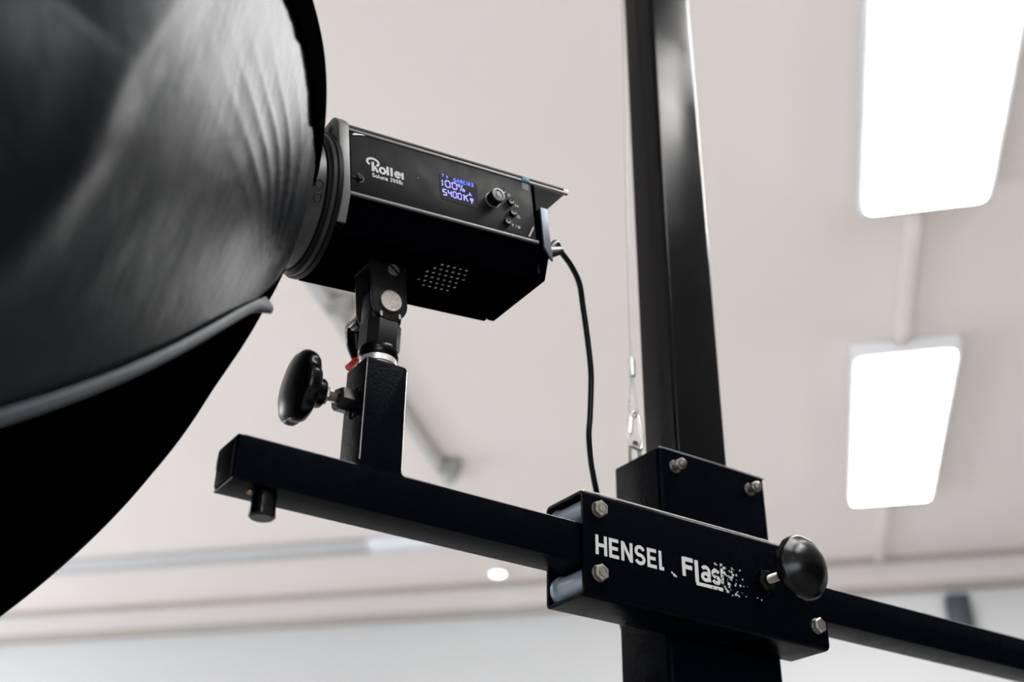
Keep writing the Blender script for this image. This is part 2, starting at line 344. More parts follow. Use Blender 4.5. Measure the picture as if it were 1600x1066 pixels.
# back wall, behind the camera, with two window openings
WIN = [(-4.4, -1.6), (0.6, 3.4)]
bm = BM(); zs, zt = 0.75, 2.85
rbox(bm, B0-WT, B0, C0-WT, C1+WT, 0, zs); rbox(bm, B0-WT, B0, C0-WT, C1+WT, zt, CEIL)
e = [C0-WT] + [x for w in WIN for x in w] + [C1+WT]
for i in range(0, len(e), 2): rbox(bm, B0-WT, B0, e[i], e[i+1], zs, zt)
tag(obj('wall_back', bm, M_wall, smooth=False), kind='structure')
for i, (w0, w1) in enumerate(WIN):
    t = thing('window_%d' % (i+1), 'x', 'x', room(B0, (w0+w1)/2, zs))
    del t['label'], t['category']; t['kind'] = 'structure'
    mid = (w0+w1)/2; x0, x1 = B0-0.08, B0-0.02
    bm = BM()
    rbox(bm, x0, x1, w0, w0+0.06, zs, zt); rbox(bm, x0, x1, w1-0.06, w1, zs, zt)
    rbox(bm, x0, x1, w0+0.06, w1-0.06, zs, zs+0.06); rbox(bm, x0, x1, w0+0.06, w1-0.06, zt-0.06, zt)
    rbox(bm, x0, x1, mid-0.03, mid+0.03, zs+0.06, zt-0.06)
    obj('window_frame', bm, M_fix, t)
    ld = bpy.data.lights.new('window_daylight', 'AREA'); ld.shape = 'RECTANGLE'; ld.size = w1-w0; ld.size_y = zt-zs
    ld.energy = WINDOW_POWER*(w1-w0)*(zt-zs); ld.color = (0.92, 0.96, 1.0)
    wl = bpy.data.objects.new('window_daylight', ld); S.collection.objects.link(wl)
    n = room(1, 0, 0); wl.matrix_world = Matrix.Translation(room(B0-0.14, mid, (zs+zt)/2)) @ n.to_track_quat('-Z', 'Z').to_matrix().to_4x4()
# baseboards
bm = BM(); rbox(bm, B1-0.015, B1, C0, C1, 0, 0.08); tag(obj('baseboard_far', bm, M_trim), kind='structure')
# cornice along the far wall: a flat board with a rounded lip above and below
bm = BM(); rbox(bm, B1-0.05, B1, C0, C1, CAMH+1.730, CEIL); tag(obj('trim_1', bm, M_trim), kind='structure')
bm = BM(); rbox(bm, B1-0.062, B1, C0, C1, CAMH+1.700, CAMH+1.730, 0.006); tag(obj('trim_2', bm, M_shadowline), kind='structure')
bm = BM(); rbox(bm, B1-0.075, B1-0.045, C0, C1, CEIL-0.022, CEIL, 0.006); tag(obj('trim_3', bm, M_shadowline), kind='structure')
# ceiling luminaires: 1.2 m surface mounted panels in rows
def panel(b0, cc, label):
    t = thing('ceiling_panel_light', label, 'ceiling light', room(b0+0.6, cc, CEIL-0.055), group='surface mounted ceiling panels')
    bm = BM(); rbox(bm, b0-0.018, b0+1.218, cc-0.162, cc+0.162, CEIL-0.05, CEIL-0.001, 0.004); obj('housing', bm, M_fix, t)
    bm = BM(); prism(bm, [(RB @ Vector((b0 + x, -(cc + y), 0)))[:2] for x, y in rring(0, 1.2, -0.143, 0.143, 0.02)], CEIL-0.056, CEIL-0.0495, 'z')
    obj('diffuser', bm, M_panel, t)
panel(1.444, 0.434, 'large bright ceiling panel at the top right, cut by the top edge of the photo')
panel(3.428, 0.428, 'smaller looking bright ceiling panel lower right, beyond the conduit')
for b0, cc, l in ((0.13, 0.74, 'unseen ceiling panel added for the column highlight, just behind the viewer'), (1.444, -3.4, 'unseen ceiling panel added to the left row to brighten the far end'), (-2.54, 0.434, 'last ceiling panel of that row by the back windows, out of the photo'),  # first two are added unseen lamps: column highlight, brighter far end
                  (-2.54, -3.4, 'ceiling panel of the left row by the back windows, out of the photo'), (-0.55, -3.4, 'ceiling panel of the left row behind the softbox, out of the photo')):
    panel(b0, cc, l)
t = thing('ceiling_conduit', 'pale square conduit on the ceiling between the two bright panels', 'conduit', room(3.04, 0.416, CEIL-0.03))
bm = BM(); rbox(bm, 2.662, 3.410, 0.395, 0.440, CEIL-0.028, CEIL-0.001, 0.006); obj('channel', bm, M_conduit, t)
bm = BM(); rbox(bm, 4.650, 5.42, 0.395, 0.440, CEIL-0.028, CEIL-0.001, 0.006)
o = obj('wall_side_conduit', bm, M_conduit); origin(o, room(5.05, 0.416, CEIL-0.02))
o.name = 'ceiling_conduit'; tag(o, 'short faint conduit on the ceiling from the lower bright panel to the wall', 'conduit')
# blurred rail on the ceiling behind the lamp
t = thing('ceiling_rail', 'blurred thin grey rail on the ceiling running behind lamp and arm', 'rail', room(3.3, -1.22, CEIL-0.03))
bm = BM(); rbox(bm, 2.0, 4.17, -1.232, -1.192, CEIL-0.035, CEIL-0.008, 0.003); obj('track', bm, M_railm, t)
for bx in (2.83, 4.02):
    bm = BM(); rbox(bm, bx-0.03, bx+0.03, -1.225, -1.135, CEIL-0.04, CEIL-0.001, 0.006); lathe(bm, room(bx, -1.16, CEIL-0.04), (0, 0, -1), [(0, 0.022), (0.02, 0.022), (0.026, 0.014), (0.026, 0)], 20)
    obj('rail_bracket', bm, M_brk, t)
# long luminaire near the far wall
t = thing('linear_ceiling_light', 'blurred long grey and white strip fitting on the ceiling below the arm', 'ceiling light', room(4.79, -1.6, CEIL-0.05))
bm = BM(); rbox(bm, 4.74, 4.82, -3.3, -1.75, CEIL-0.05, CEIL-0.001, 0.008); obj('gear_tray', bm, M_lumi, t)
bm = BM(); rbox(bm, 4.73, 4.83, -1.75, -0.55, CEIL-0.05, CEIL-0.001, 0.015); obj('opal_cover', bm, M_lumi2, t)
t = thing('ceiling_spot', 'small round bright spot lamp on the ceiling near the wall', 'ceiling light', room(5.28, -1.294, CEIL))
bm = BM(); lathe(bm, room(5.28, -1.294, CEIL-0.001), (0, 0, -1), [(0, 0), (0, 0.045), (0.012, 0.045), (0.018, 0.036), (0.012, 0.034), (0.012, 0)], 28); obj('trim_ring', bm, M_fix, t)
bm = BM(); lathe(bm, room(5.28, -1.294, CEIL-0.0135), (0, 0, -1), [(0, 0.033), (0.006, 0.028), (0.009, 0)], 28); obj('lens', bm, M_spot, t)
# small speaker on the far wall
t = thing('wall_speaker', 'small blurred dark grey speaker box on the white wall above the arm', 'speaker', room(5.42, 0.715, CAMH+1.50))
bm = BM(); rbox(bm, 5.39, 5.47, 0.665, 0.765, CAMH+1.44, CAMH+1.655, 0.008); obj('case', bm, M_wallbox, t)
bm = BM(); rbox(bm, 5.384, 5.392, 0.675, 0.755, CAMH+1.45, CAMH+1.645, 0.003); obj('grille', bm, M_wallbox, t)
bm = BM(); rbox(bm, 5.465, 5.499, 0.695, 0.735, CAMH+1.52, CAMH+1.58, 0.003); obj('wall_bracket', bm, M_wallbox, t)

# ================================================================== COLUMN
CX0, CX1, CY0, CY1 = 0.854, 0.930, 0.940, 1.000
t = thing('studio_column', 'tall black glossy steel column rising from behind the arm bracket to the top', 'column', (0.892, 0.97, 0))
b2 = BM(); rr = rring(CX0, CX1, CY0, CY1, 0.006, 5)
prism(b2, rr, 0.012, 3.06, 'z'); obj('column_tube', b2, M_colp, t)
bm = BM(); box(bm, 0.60, 1.18, 0.68, 1.26, 0.0, 0.012, 0.003); obj('foot_plate', bm, M_paint, t)
bm = BM(); box(bm, CX0-0.012, CX1+0.012, CY0-0.01, CY1+0.01, 3.06, 3.075, 0.003); box(bm, 0.80, 0.856, 0.955, 1.015, 3.06, 3.075, 0.002); obj('top_cap', bm, M_paint, t)

# ================================================================== SLIDING CARRIAGE
t = CAR = thing('sliding_carriage', 'black steel cross bracket with worn white lettering clamping arm to column', 'bracket', Z((0.84, 0.95, 0.22)))
bm = BM(); hollow(bm, 'z', 0.8125, 0.9727, 0.9255, 1.007, 0.004, 0.007, CAMH+0.12, CAMH+0.5600); cb = obj('column_sleeve', bm, M_paint, t)
# bright tube paints the light along the column sleeve's front edge
bm = BM(); tube(bm, [Z((0.8137, 0.9263, 0.5597)), Z((0.89, 0.9259, 0.5602)), Z((0.9712, 0.9263, 0.5597))], 0.0011, 8); obj('edge_glint', bm, M_edge, cb)
bm = BM(); hollow(bm, 'x', 0.864, 0.9245, CAMH+0.3475, CAMH+0.4517, 0.004, 0.0055, 0.6591, 0.9797); sb = obj('arm_sleeve', bm, M_paint, t)
bm = BM(); tube(bm, [Z((0.6610, 0.8650, 0.4513)), Z((0.82, 0.8650, 0.4513)), Z((0.978, 0.8650, 0.4513))], 0.00085, 8); obj('edge_glint', bm, M_bright, sb)
# pale rollers above and below the arm, at both ends
for x in (0.6760, 0.9625):
    for zc, rr_ in ((0.4352, 0.0128), (0.3660, 0.0128)):
        bm = BM(); lathe(bm, Z((x-0.002, 0.8685, zc)), (0, 1, 0), [(0, 0.003), (0, rr_), (0.040, rr_), (0.0435, rr_+0.0005), (0.0455, rr_+0.002), (0.0500, rr_+0.002), (0.0505, rr_), (0.0505, 0.003), (0, 0.003)], 36)
        obj('roller', bm, M_nylon, t)
for x, zc in ((0.6768, 0.4341), (0.6755, 0.3704), (0.9622, 0.3699), (0.9622, 0.4341)):
    bm = BM(); rod(bm, Z((x, 0.8642, zc)), Z((x, 0.8618, zc)), 0.0082, 32); o1 = obj('bolt', bm, M_steel, t)
    bm = BM(); hexhead(bm, Z((x, 0.8620, zc)), (0, -1, 0), 0.0082, 0.0055); obj('bolt_head', bm, M_zinc, o1, angle=20)
    bm = BM(); tube(bm, [Z((x+0.0045*math.cos(a), 0.8563, zc+0.0045*math.sin(a))) for a in (2*PI*k/8 for k in range(8))], 0.0003, 5, closed=True, sub=2); obj('head_mark', bm, M_steel, o1)
for x in (0.8330, 0.9450):
    bm = BM(); rod(bm, Z((x, 0.9258, 0.5400)), Z((x, 0.9235, 0.5400)), 0.0075, 28)
    rod(bm, Z((x, 0.9235, 0.5400)), Z((x, 0.9130, 0.5400)), 0.0040, 20); o1 = obj('bolt', bm, M_steel, t)
    bm = BM(); hexhead(bm, Z((x, 0.9180, 0.5400)), (0, -1, 0), 0.0068, 0.0055); obj('bolt_nut', bm, M_zinc, o1, angle=20)
    bm = BM(); lathe(bm, Z((x, 0.9130, 0.5400)), (0, -1, 0), [(0, 0.0052), (0.003, 0.0050), (0.0052, 0.0030), (0.0058, 0)], 20); obj('bolt_tip', bm, M_steel, o1)

# clamp knobs: a scalloped wheel on a threaded stud
def knob(p, ax, parent, wheelR, L, ref=None, dome=0.004, dep=1.0):
    """p: on the host surface, ax: outwards. stud, lock nut, hub, wheel at fixed offsets"""
    p = Vector(p); ax = Vector(ax)
    bm = BM(); lathe(bm, p, ax, [(0, 0), (0, 0.0118), (L[0]-0.003, 0.0118), (L[0], 0.0098), (L[0], 0)], 6, ref=(0.3, 0.3, 1)); boss = obj('threaded_boss', bm, M_plastic, parent, angle=20)
    bm = BM(); random.seed(4)
    for k in range(9):
        a = 2*PI*k/9 + 0.3; e = Vector((0, math.cos(a), math.sin(a))) if abs(ax.x) > 0.5 else Vector((math.cos(a), 0, math.sin(a)))
        s = random.uniform(0.0014, 0.0028); lathe(bm, p + e*0.0125 - ax*0.0005, ax, [(0, s), (s*0.8, s*0.8), (s*1.1, 0)], 8)
    obj('weld_bead', bm, M_plastic, boss)
    n = 14; prof = []
    for k in range(n*2+1): prof.append((L[0]-0.001 + (L[1]-L[0]+0.002)*k/(2*n), 0.0046 if k % 2 else 0.0038))
    k_ = BM(); lathe(k_, p, ax, [(L[0]-0.001, 0)] + prof + [(L[1]+0.001, 0)], 20); kn = obj('clamp_knob', k_, M_zinc, parent)
    bm = BM(); lathe(bm, p, ax, [(L[1], 0.004), (L[1], 0.0078), (L[1]+0.0008, 0.0092), (L[2]-0.0008, 0.0092), (L[2], 0.0078), (L[2], 0.004)], 6); obj('lock_nut', bm, M_zinc, kn, angle=20)
    bm = BM(); lathe(bm, p, ax, [(L[2]-0.0005, 0), (L[2]-0.0005, 0.0125), (L[2]+0.001, 0.0135), (L[3]+0.002, 0.0140)], 36); obj('hub', bm, M_plastic, kn)
    def wob(a, i):
        s = max(0.0, math.cos(6*a + 0.9))            # seven scallops
        return 1 - dep*DEP[i]*s**1.5
    T = L[4]-L[3]
    pr = [(0, 0.0125), (0.001, 0.020), (T*0.10, 0.80*wheelR), (T*0.22, 0.91*wheelR), (T*0.42, 0.985*wheelR), (T*0.60, wheelR), (T*0.78, 0.995*wheelR), (T*0.90, 0.965*wheelR), (T*0.97, 0.93*wheelR), (T, 0.88*wheelR), (T+dome*0.4, 0.72*wheelR), (T+dome*0.8, 0.45*wheelR), (T+dome, 0.2*wheelR), (T+dome, 0)]
    DEP = [0, 0.02, 0.06, 0.09, 0.10, 0.09, 0.07, 0.045, 0.03, 0.015, 0, 0, 0, 0]
    bm = BM(); lathe(bm, p + ax*L[3], ax, pr, 112, wob=wob, ref=ref); obj('wheel', bm, M_plastic, kn, angle=60)
    return kn
knob(Z((0.8890, 0.8641, 0.4035)), (0, -1, 0), CAR, 0.0330, (0.011, 0.028, 0.034, 0.045, 0.062), dome=0.014, dep=0.35)

# lettering on the arm sleeve
X, ZZ = (1, 0, 0), (0, 0, 1)
bm = BM(); h = 0.0195; x = 0.6728
y = 0.8638
w_ = text(bm, 'HENSEL', (x, y, CAMH+0.3893), X, ZZ, h, 0.185, sx=1.0, track=0.098)
o1 = obj('sleeve_lettering', bm, M_white, sb, smooth=False)
bm = BM(); text(bm, 'F', (0.7800, y, CAMH+0.3893), X, ZZ, 0.0195, 0.23, sx=1.12); obj('sleeve_lettering', bm, M_white, sb, smooth=False)
bm = BM()
ribbon(bm, [(0, 0.0195), (0, -0.0035)], 0.0048, (0.7990, y, CAMH+0.3893), X, ZZ)
ribbon(bm, [(-0.0015, -0.0045), (0.042, -0.0045)], 0.0036, (0.7990, y, CAMH+0.3893), X, ZZ)
text(bm, 'ash', (0.8045, y, CAMH+0.3893), X, ZZ, 0.0225, 0.17, sx=1.02)
# heavily rubbed print: noise eats the film away, more and more towards the right
M_worn = mat('worn_white_print', (0.30, 0.30, 0.295), 0.6, spec=0.2)
nt = M_worn.node_tree; N = nt.nodes; L_ = nt.links
tc = N.new('ShaderNodeTexCoord'); n1 = N.new('ShaderNodeTexNoise'); n1.inputs['Scale'].default_value = 330; n1.inputs['Detail'].default_value = 3
L_.new(tc.outputs['Object'], n1.inputs[0]); sp = N.new('ShaderNodeSeparateXYZ'); L_.new(tc.outputs['Object'], sp.inputs[0])
mr = N.new('ShaderNodeMapRange'); mr.inputs[1].default_value = 0.806-0.84; mr.inputs[2].default_value = 0.860-0.84; mr.inputs[3].default_value = 0.27; mr.inputs[4].default_value = 0.74
mr.clamp = False; L_.new(sp.outputs[0], mr.inputs[0])
gt = N.new('ShaderNodeMath'); gt.operation = 'GREATER_THAN'; L_.new(n1.outputs[0], gt.inputs[0]); L_.new(mr.outputs[0], gt.inputs[1])
L_.new(gt.outputs[0], N['Principled BSDF'].inputs['Alpha'])
obj('sleeve_lettering', bm, M_worn, sb, smooth=False)
bm = BM(); random.seed(11)
for k in range(46):                                     # flecks of leftover print
    px = random.triangular(0.815, 0.872, 0.850); pz = random.uniform(0.381, 0.411); s = random.uniform(0.0004, 0.0017)
    vs = [bm.verts.new((px + s*random.uniform(.6, 1.2)*math.cos(a), y-0.00005, CAMH + pz + s*random.uniform(.6, 1.2)*math.sin(a))) for a in (2*PI*q/6 for q in range(6))]; bm.faces.new(vs)
for px, pz, s in ((0.7665, 0.3895, 0.0012), (0.7690, 0.3878, 0.0018), (0.7715, 0.3868, 0.0013), (0.8800, 0.385, 0.0007), (0.8855, 0.384, 0.0012)):
    vs = [bm.verts.new((px + s*random.uniform(.6, 1.2)*math.cos(a), y, CAMH + pz + s*random.uniform(.6, 1.2)*math.sin(a))) for a in (2*PI*q/7 for q in range(7))]; bm.faces.new(vs)
tag(obj('print_flecks', bm, M_white, sb, smooth=False), kind='stuff')

# ================================================================== BOOM ARM
t = ARM = thing('boom_arm', 'black square steel arm crossing the photo with upright stub for lamp', 'arm', Z((0.3148, 0.8905, 0.3805)))
def fil(cx, cy, r, a0, a1): return arc(cx, cy, r, r, a0, a1, 5)
out = [(0.3148, 0.3805), (2.6, 0.3805), (2.6, 0.4195)] + fil(0.4701, 0.4235, 0.004, 270, 180) + fil(0.4619, 0.5222, 0.0035, 0, 90) + [(0.4246, 0.5257)] + fil(0.4211, 0.4230, 0.0035, 360, 270) + [(0.3148, 0.4195)]
bm = BM(); prism(bm, [(x, z+CAMH) for x, z in out], 0.8701, 0.9115, 'y', bev=0.0014, seg=3); obj('tube_frame', bm, M_paint, t)
bm = BM(); box(bm, 0.3128, 0.3150, 0.8735, 0.9080, CAMH+0.3835, CAMH+0.4165, 0.0008); obj('end_cap', bm, M_matte, t)
bm = BM(); tube(bm, [Z((0.3143, 0.8722, 0.3812)), Z((0.3143, 0.90, 0.3809)), Z((0.3143, 0.9100, 0.3812))], 0.0006, 6); obj('edge_glint', bm, M_edge, t)
bm = BM(); tube(bm, [Z((0.3126, 0.9065, 0.3985)), Z((0.3125, 0.9068, 0.405)), Z((0.3126, 0.9064, 0.412))], 0.0005, 6); obj('edge_glint', bm, M_bright, t)
for pts in ([(0.4668, 0.4203), (0.52, 0.4195), (0.655, 0.4193)], [(0.4655, 0.5215), (0.4655, 0.47), (0.4657, 0.4245)], [(0.320, 0.4196), (0.37, 0.4195), (0.4205, 0.4195)], [(0.985, 0.4193), (1.3, 0.4193), (1.9, 0.4193)], [(0.4248, 0.5250), (0.4246, 0.47), (0.4246, 0.4250)]):
    bm = BM(); tube(bm, [Z((x, 0.8708, z)) for x, z in pts], 0.00045, 6); obj('edge_glint', bm, M_edge if pts[0][0] < 0.45 else M_bright, t)  # thin pale tubes stand for light catching the arm's edges
knob(Z((0.4246, 0.8905, 0.4862)), (-1, 0, 0), ARM, 0.0345, (0.0185, 0.0275, 0.0325, 0.043, 0.0600), dome=0.003)
# stop bolt under the free end
bm = BM(); rod(bm, Z((0.3495, 0.888, 0.3808)), Z((0.3495, 0.888, 0.3655)), 0.0105, 32); o1 = obj('stop_bolt', bm, M_plastic, t)
bm = BM(); lathe(bm, Z((0.3495, 0.888, 0.3665)), (0, 0, -1), [(0, 0), (0, 0.0108), (0.006, 0.0112), (0.0075, 0.0095), (0.0075, 0)], 14); obj('bolt_head', bm, M_plastic, o1)
bm = BM(); lathe(bm, Z((0.3375, 0.890, 0.3806)), (0, 0, -1), [(0, 0.0030), (0.002, 0.0026), (0.003, 0)], 12); obj('weld_bead', bm, M_copper, o1)

# ================================================================== TILT MOUNT on the stub
t = thing('tilt_mount', 'black tilting spigot mount with steel pin between arm stub and lamp', 'mount', Z((0.445, 0.8905, 0.5257)))
cx, cy = 0.4450, 0.8905
bm = BM(); lathe(bm, Z((cx, cy, 0.5257)), (0, 0, 1), [(0, 0), (0, 0.0152), (0.004, 0.0152), (0.0042, 0.0172), (0.0098, 0.0172), (0.0105, 0.0165), (0.0105, 0)], 48); obj('washer_ring', bm, M_bright, t)
bm = BM(); lathe(bm, Z((cx, cy, 0.5358)), (0, 0, 1), [(0, 0), (0, 0.0172), (0.002, 0.0188), (0.008, 0.0193), (0.0105, 0.0186), (0.0105, 0)], 48); obj('collar', bm, M_plastic, t)
oc = rring(cx-0.0175, cx+0.0175, cy-0.0165, cy+0.0165, 0.0080, 1)
bm = BM(); prism(bm, oc, CAMH+0.5462, CAMH+0.5730, 'z', bev=0.0012); box(bm, cx-0.0165, cx+0.0165, cy-0.0125, cy+0.0125, CAMH+0.572, CAMH+0.606, 0.004); obj('socket', bm, M_matte, t)
# locking lever behind the socket, with red end
bm = BM(); lathe(bm, Z((0.4445, 0.9075, 0.5905)), (0, 1, 0), [(0, 0), (0, 0.0085), (0.010, 0.0095), (0.012, 0.0115), (0.034, 0.0118), (0.0375, 0.0105), (0.0385, 0.008), (0.0385, 0)], 32); obj('lock_hub', bm, M_plastic, t)
bm = BM(); tube(bm, [Z((0.4435, 0.9370, 0.5880)), Z((0.4435, 0.9370, 0.5760)), Z((0.4455, 0.9360, 0.5660)), Z((0.4480, 0.9340, 0.5560))], lambda s: 0.0112-0.0040*s, 14); lv = obj('lock_lever', bm, M_plastic, t)
bm = BM(); tube(bm, [Z((0.4450, 0.9330, 0.5580)), Z((0.4390, 0.9310, 0.5490)), Z((0.4345, 0.9300, 0.5425))], lambda s: 0.0030+0.0008*s, 12); obj('lever_tip', bm, M_red, lv)

# ================================================================== LAMP
LO = Vector((0.445, 0.8905, 0.62+CAMH))
tt, pp = 0.11, -0.02
la = Vector((math.cos(tt)*math.cos(pp), math.cos(tt)*math.sin(pp), math.sin(tt))); ld_ = Vector((0, 0, 1)).cross(la).normalized(); lv_ = la.cross(ld_)
ML = Matrix(((la.x, ld_.x, lv_.x, LO.x), (la.y, ld_.y, lv_.y, LO.y), (la.z, ld_.z, lv_.z, LO.z), (0, 0, 0, 1)))
t = LAMP = thing('studio_light', 'black box shaped studio light with blue lit display above the arm', 'studio light', ML)
def lo(name, bm, m, parent=LAMP, **k): return obj(name, bm, m, parent, frame='local', **k)
sec = [(-0.0485, 0.0145), (-0.0598, 0.0490), (-0.0598, 0.1215), (0.0598, 0.1215), (0.0598, 0.0490), (0.0485, 0.0145)]
bm = BM(); prism(bm, sec, -0.0640, 0.1470, 'x', bev=0.0010); hs = lo('housing', bm, M_body)
# sloping lower edge strip and underside plate
bm = BM(); prism(bm, [(-0.0480, 0.0150), (-0.0487, 0.0130), (0.0487, 0.0130), (0.0480, 0.0150)], -0.066, 0.1450, 'x'); lo('base_plate', bm, M_body)
# roof with a visor that runs past the rear
sec = [(-0.0612, 0.1213), (-0.0618, 0.1232), (-0.0555, 0.1300), (-0.0490, 0.1322), (0.0490, 0.1322), (0.0555, 0.1300), (0.0618, 0.1232), (0.0612, 0.1213)]
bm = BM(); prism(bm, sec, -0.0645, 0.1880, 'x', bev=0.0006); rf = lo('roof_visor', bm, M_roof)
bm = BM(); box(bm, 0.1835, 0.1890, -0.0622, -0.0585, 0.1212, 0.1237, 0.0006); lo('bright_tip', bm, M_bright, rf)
for v0, a1 in ((0.1196, 0.1885), (0.0492, 0.1440)):
    bm = BM(); box(bm, -0.0640, a1, -0.0622, -0.0590, v0-0.0014, v0+0.0016, 0.0005); lo('side_rail', bm, M_bezel)
bm = BM(); box(bm, -0.0640, 0.1885, 0.0590, 0.0622, 0.1182, 0.1212, 0.0005); lo('side_rail', bm, M_bezel)
# front plate
sec = [(-0.0625, 0.0470), (-0.0625, 0.1220), (-0.0600, 0.1285), (-0.0530, 0.1355), (-0.0480, 0.1372), (0.0480, 0.1372), (0.0530, 0.1355), (0.0625, 0.1220), (0.0625, 0.0470), (0.0510, 0.0225), (-0.0510, 0.0225)]
bm = BM(); prism(bm, sec, -0.0745, -0.0640, 'x', bev=0.0008); fp = lo('front_plate', bm, M_bezel)
for dd in (-0.045, 0.045):
    bm = BM(); lathe(bm, (-0.0755, dd, 0.126), (1, 0, 0), [(0, 0), (0, 0.0032), (0.0005, 0.0035), (0.002, 0.0035)], 20); lo('plate_screw', bm, M_matte, fp)
bm = BM(); box(bm, -0.0760, -0.0660, -0.0500, 0.0500, 0.0140, 0.0226, 0.0015); lo('lower_lip', bm, M_body)
# rear plate; a paler strip paints the light on its near edge
bm = BM(); prism(bm, [(-0.0618, 0.0905), (-0.0618, 0.0480), (-0.0600, 0.0400), (-0.0480, 0.0150), (0.0480, 0.0150), (0.0600, 0.0400), (0.0618, 0.0480), (0.0618, 0.0905)], 0.1485, 0.1570, 'x', bev=0.0008); rp = lo('rear_plate', bm, M_body)
bm = BM(); prism(bm, [(0.1487, 0.0910), (0.1570, 0.0910), (0.1575, 0.0300), (0.1555, 0.0320), (0.1487, 0.0440)], -0.0640, -0.0612, 'y', bev=0.0004); lo('rear_lit_edge', bm, M_rearlit)
bm = BM(); box(bm, 0.1465, 0.1490, -0.052, 0.052, 0.020, 0.112, 0.0005); lo('rear_gasket', bm, M_matte)
bm = BM(); lathe(bm, (0.1560, -0.038, 0.0560), (1, 0, 0), [(0, 0), (0, 0.011), (0.010, 0.011), (0.012, 0.009), (0.012, 0)], 24); lo('power_inlet', bm, M_plastic, rp)
# control panel
bm = BM(); prism(bm, rring(-0.0628, 0.1415, 0.0508, 0.1185, 0.0015, 2), -0.0612, -0.0597, 'y', bev=0.0003); cp = lo('control_panel', bm, M_face)
yf = -0.06125
bm = BM(); prism(bm, rring(0.0325, 0.0752, 0.0700, 0.0990, 0.001, 2), yf-0.0002, yf+0.0008, 'y'); dp = lo('display', bm, M_lcd, cp)
def ltext(s, x, z, h, w, m, sx=1.0, track=0.0, par=cp, y=yf):
    bm = BM(); text(bm, s, (x, y, z), (1, 0, 0), (0, 0, 1), h, w, sx, track); return lo('lettering', bm, m, par, smooth=False)
yd = yf - 0.0004
o1 = ltext('!', 0.0352, 0.0850, 0.0072, 0.19, M_seg, 1.0, 0, cp, yd); o1.name = 'display_digits'
o1 = ltext('OO', 0.0385, 0.0850, 0.0072, 0.19, M_seg, 1.18, 0.08, cp, yd); o1.name = 'display_digits'
o1 = ltext('%', 0.0528, 0.0850, 0.0075, 0.14, M_seg, 1.05, 0, cp, yd); o1.name = 'display_digits'
o1 = ltext('54OO', 0.0352, 0.0750, 0.0066, 0.19, M_seg, 0.95, 0.07, cp, yd); o1.name = 'display_digits'
o1 = ltext('K', 0.0585, 0.0748, 0.0072, 0.19, M_seg, 1.0, 0, cp, yd); o1.name = 'display_digits'
o1 = ltext('P', 0.0400, 0.0950, 0.0032, 0.24, M_seg2, 1.1, 0, cp, yd); o1.name = 'display_digits'
o1 = ltext('GARCI03', 0.0480, 0.0938, 0.0040, 0.24, M_seg2, 1.25, 0.07, cp, yd); o1.name = 'display_digits'
bm = BM()                                                        # small display symbols: signal fan, fan blades, plug
for pts in ([(0.0350, 0.0984), (0.0372, 0.0984)], [(0.0356, 0.0974), (0.0366, 0.0974)], [(0.0361, 0.0966), (0.0361, 0.0958)]):
    ribbon(bm, pts, 0.0011, (0, yd, 0), (1, 0, 0), (0, 0, 1))
lo('display_symbol', bm, M_seg2, cp, smooth=False)
bm = BM()
for pts in ([(0.0660, 0.0860), (0.0660, 0.0838), (0.0640, 0.0826)], [(0.0660, 0.0838), (0.0680, 0.0826)], [(0.0675, 0.0800), (0.0675, 0.0735)], [(0.0662, 0.0796), (0.0662, 0.0776), (0.0688, 0.0776), (0.0688, 0.0796)], [(0.0662, 0.0768), (0.0688, 0.0768)]):
    ribbon(bm, pts, 0.0011, (0, yd, 0), (1, 0, 0), (0, 0, 1))
lo('display_symbol', bm, M_seg, cp, smooth=False)
# maker's lettering
bm = BM(); o_ = (-0.0440, yf, 0.0795); H = 0.0100; a_, b_ = (1, 0, 0), (0, 0, 1)
def rb(pts, w, cl=False): ribbon(bm, [(p[0]*H, p[1]*H) for p in pts], w*H, o_, a_, b_, closed=cl)
rb(arc(0.46, 1.02, 0.62, 0.42, -8, -250, 26)[::-1] if False else arc(0.42, 1.02, 0.60, 0.40, 235, -52, 28), 0.24)
rb([(0.42, 0.02), (0.42, 1.08)], 0.27); rb([(0.55, 0.62), (0.95, 0.02)], 0.27)
x = 1.02
for ch, w in (('o', 0.24), ('l', 0.26), ('l', 0.26), ('e', 0.22), ('i', 0.26)):
    adv, st = GL[ch]
    for pts, cl in st: rb([(x + 0.05 + px*1.15, (py*1.12) if ch not in 'l' else py*0.98) for px, py in pts], w, bool(cl))
    x += adv*1.15 + (0.06 if ch in 'li' else 0.02)
lo('lettering', bm, M_white, cp, smooth=False)
ltext('Soluna 200Bi', -0.0410, 0.0733, 0.0044, 0.20, M_white, 1.02, 0.05)
# dial, buttons and their symbols
def lknob(name, a, v, r, h, m, par=cp, dish=True):
    bm = BM()
    pr = [(0, 0), (0, r), (h-0.0006, r), (h, r-0.0006)] + ([(h, r*0.62), (h-0.0006, r*0.55), (h-0.0006, r*0.42), (h, r*0.36)] if dish else []) + [(h, 0)]
    lathe(bm, (a, yf+0.0003, v), (0, -1, 0), pr, 32); return lo(name, bm, m, par)
bm = BM(); lathe(bm, (0.0925, yf+0.0002, 0.0850), (0, -1, 0), [(0, 0), (0, 0.0088), (0.0008, 0.0086), (0.0008, 0)], 32); lo('dial_ring', bm, M_bezel, cp)
lknob('dial', 0.0925, 0.0850, 0.0074, 0.0115, M_matte)
bm = BM(); lathe(bm, (0.0925, yf-0.0110, 0.0850), (0, -1, 0), [(0, 0.0075), (0.0008, 0.0071), (0.0011, 0.0052), (0.0002, 0.0044), (0.0002, 0.0032), (0.0010, 0.0028), (0.0010, 0)], 32); lo('dial_cap', bm, M_bezel, cp)
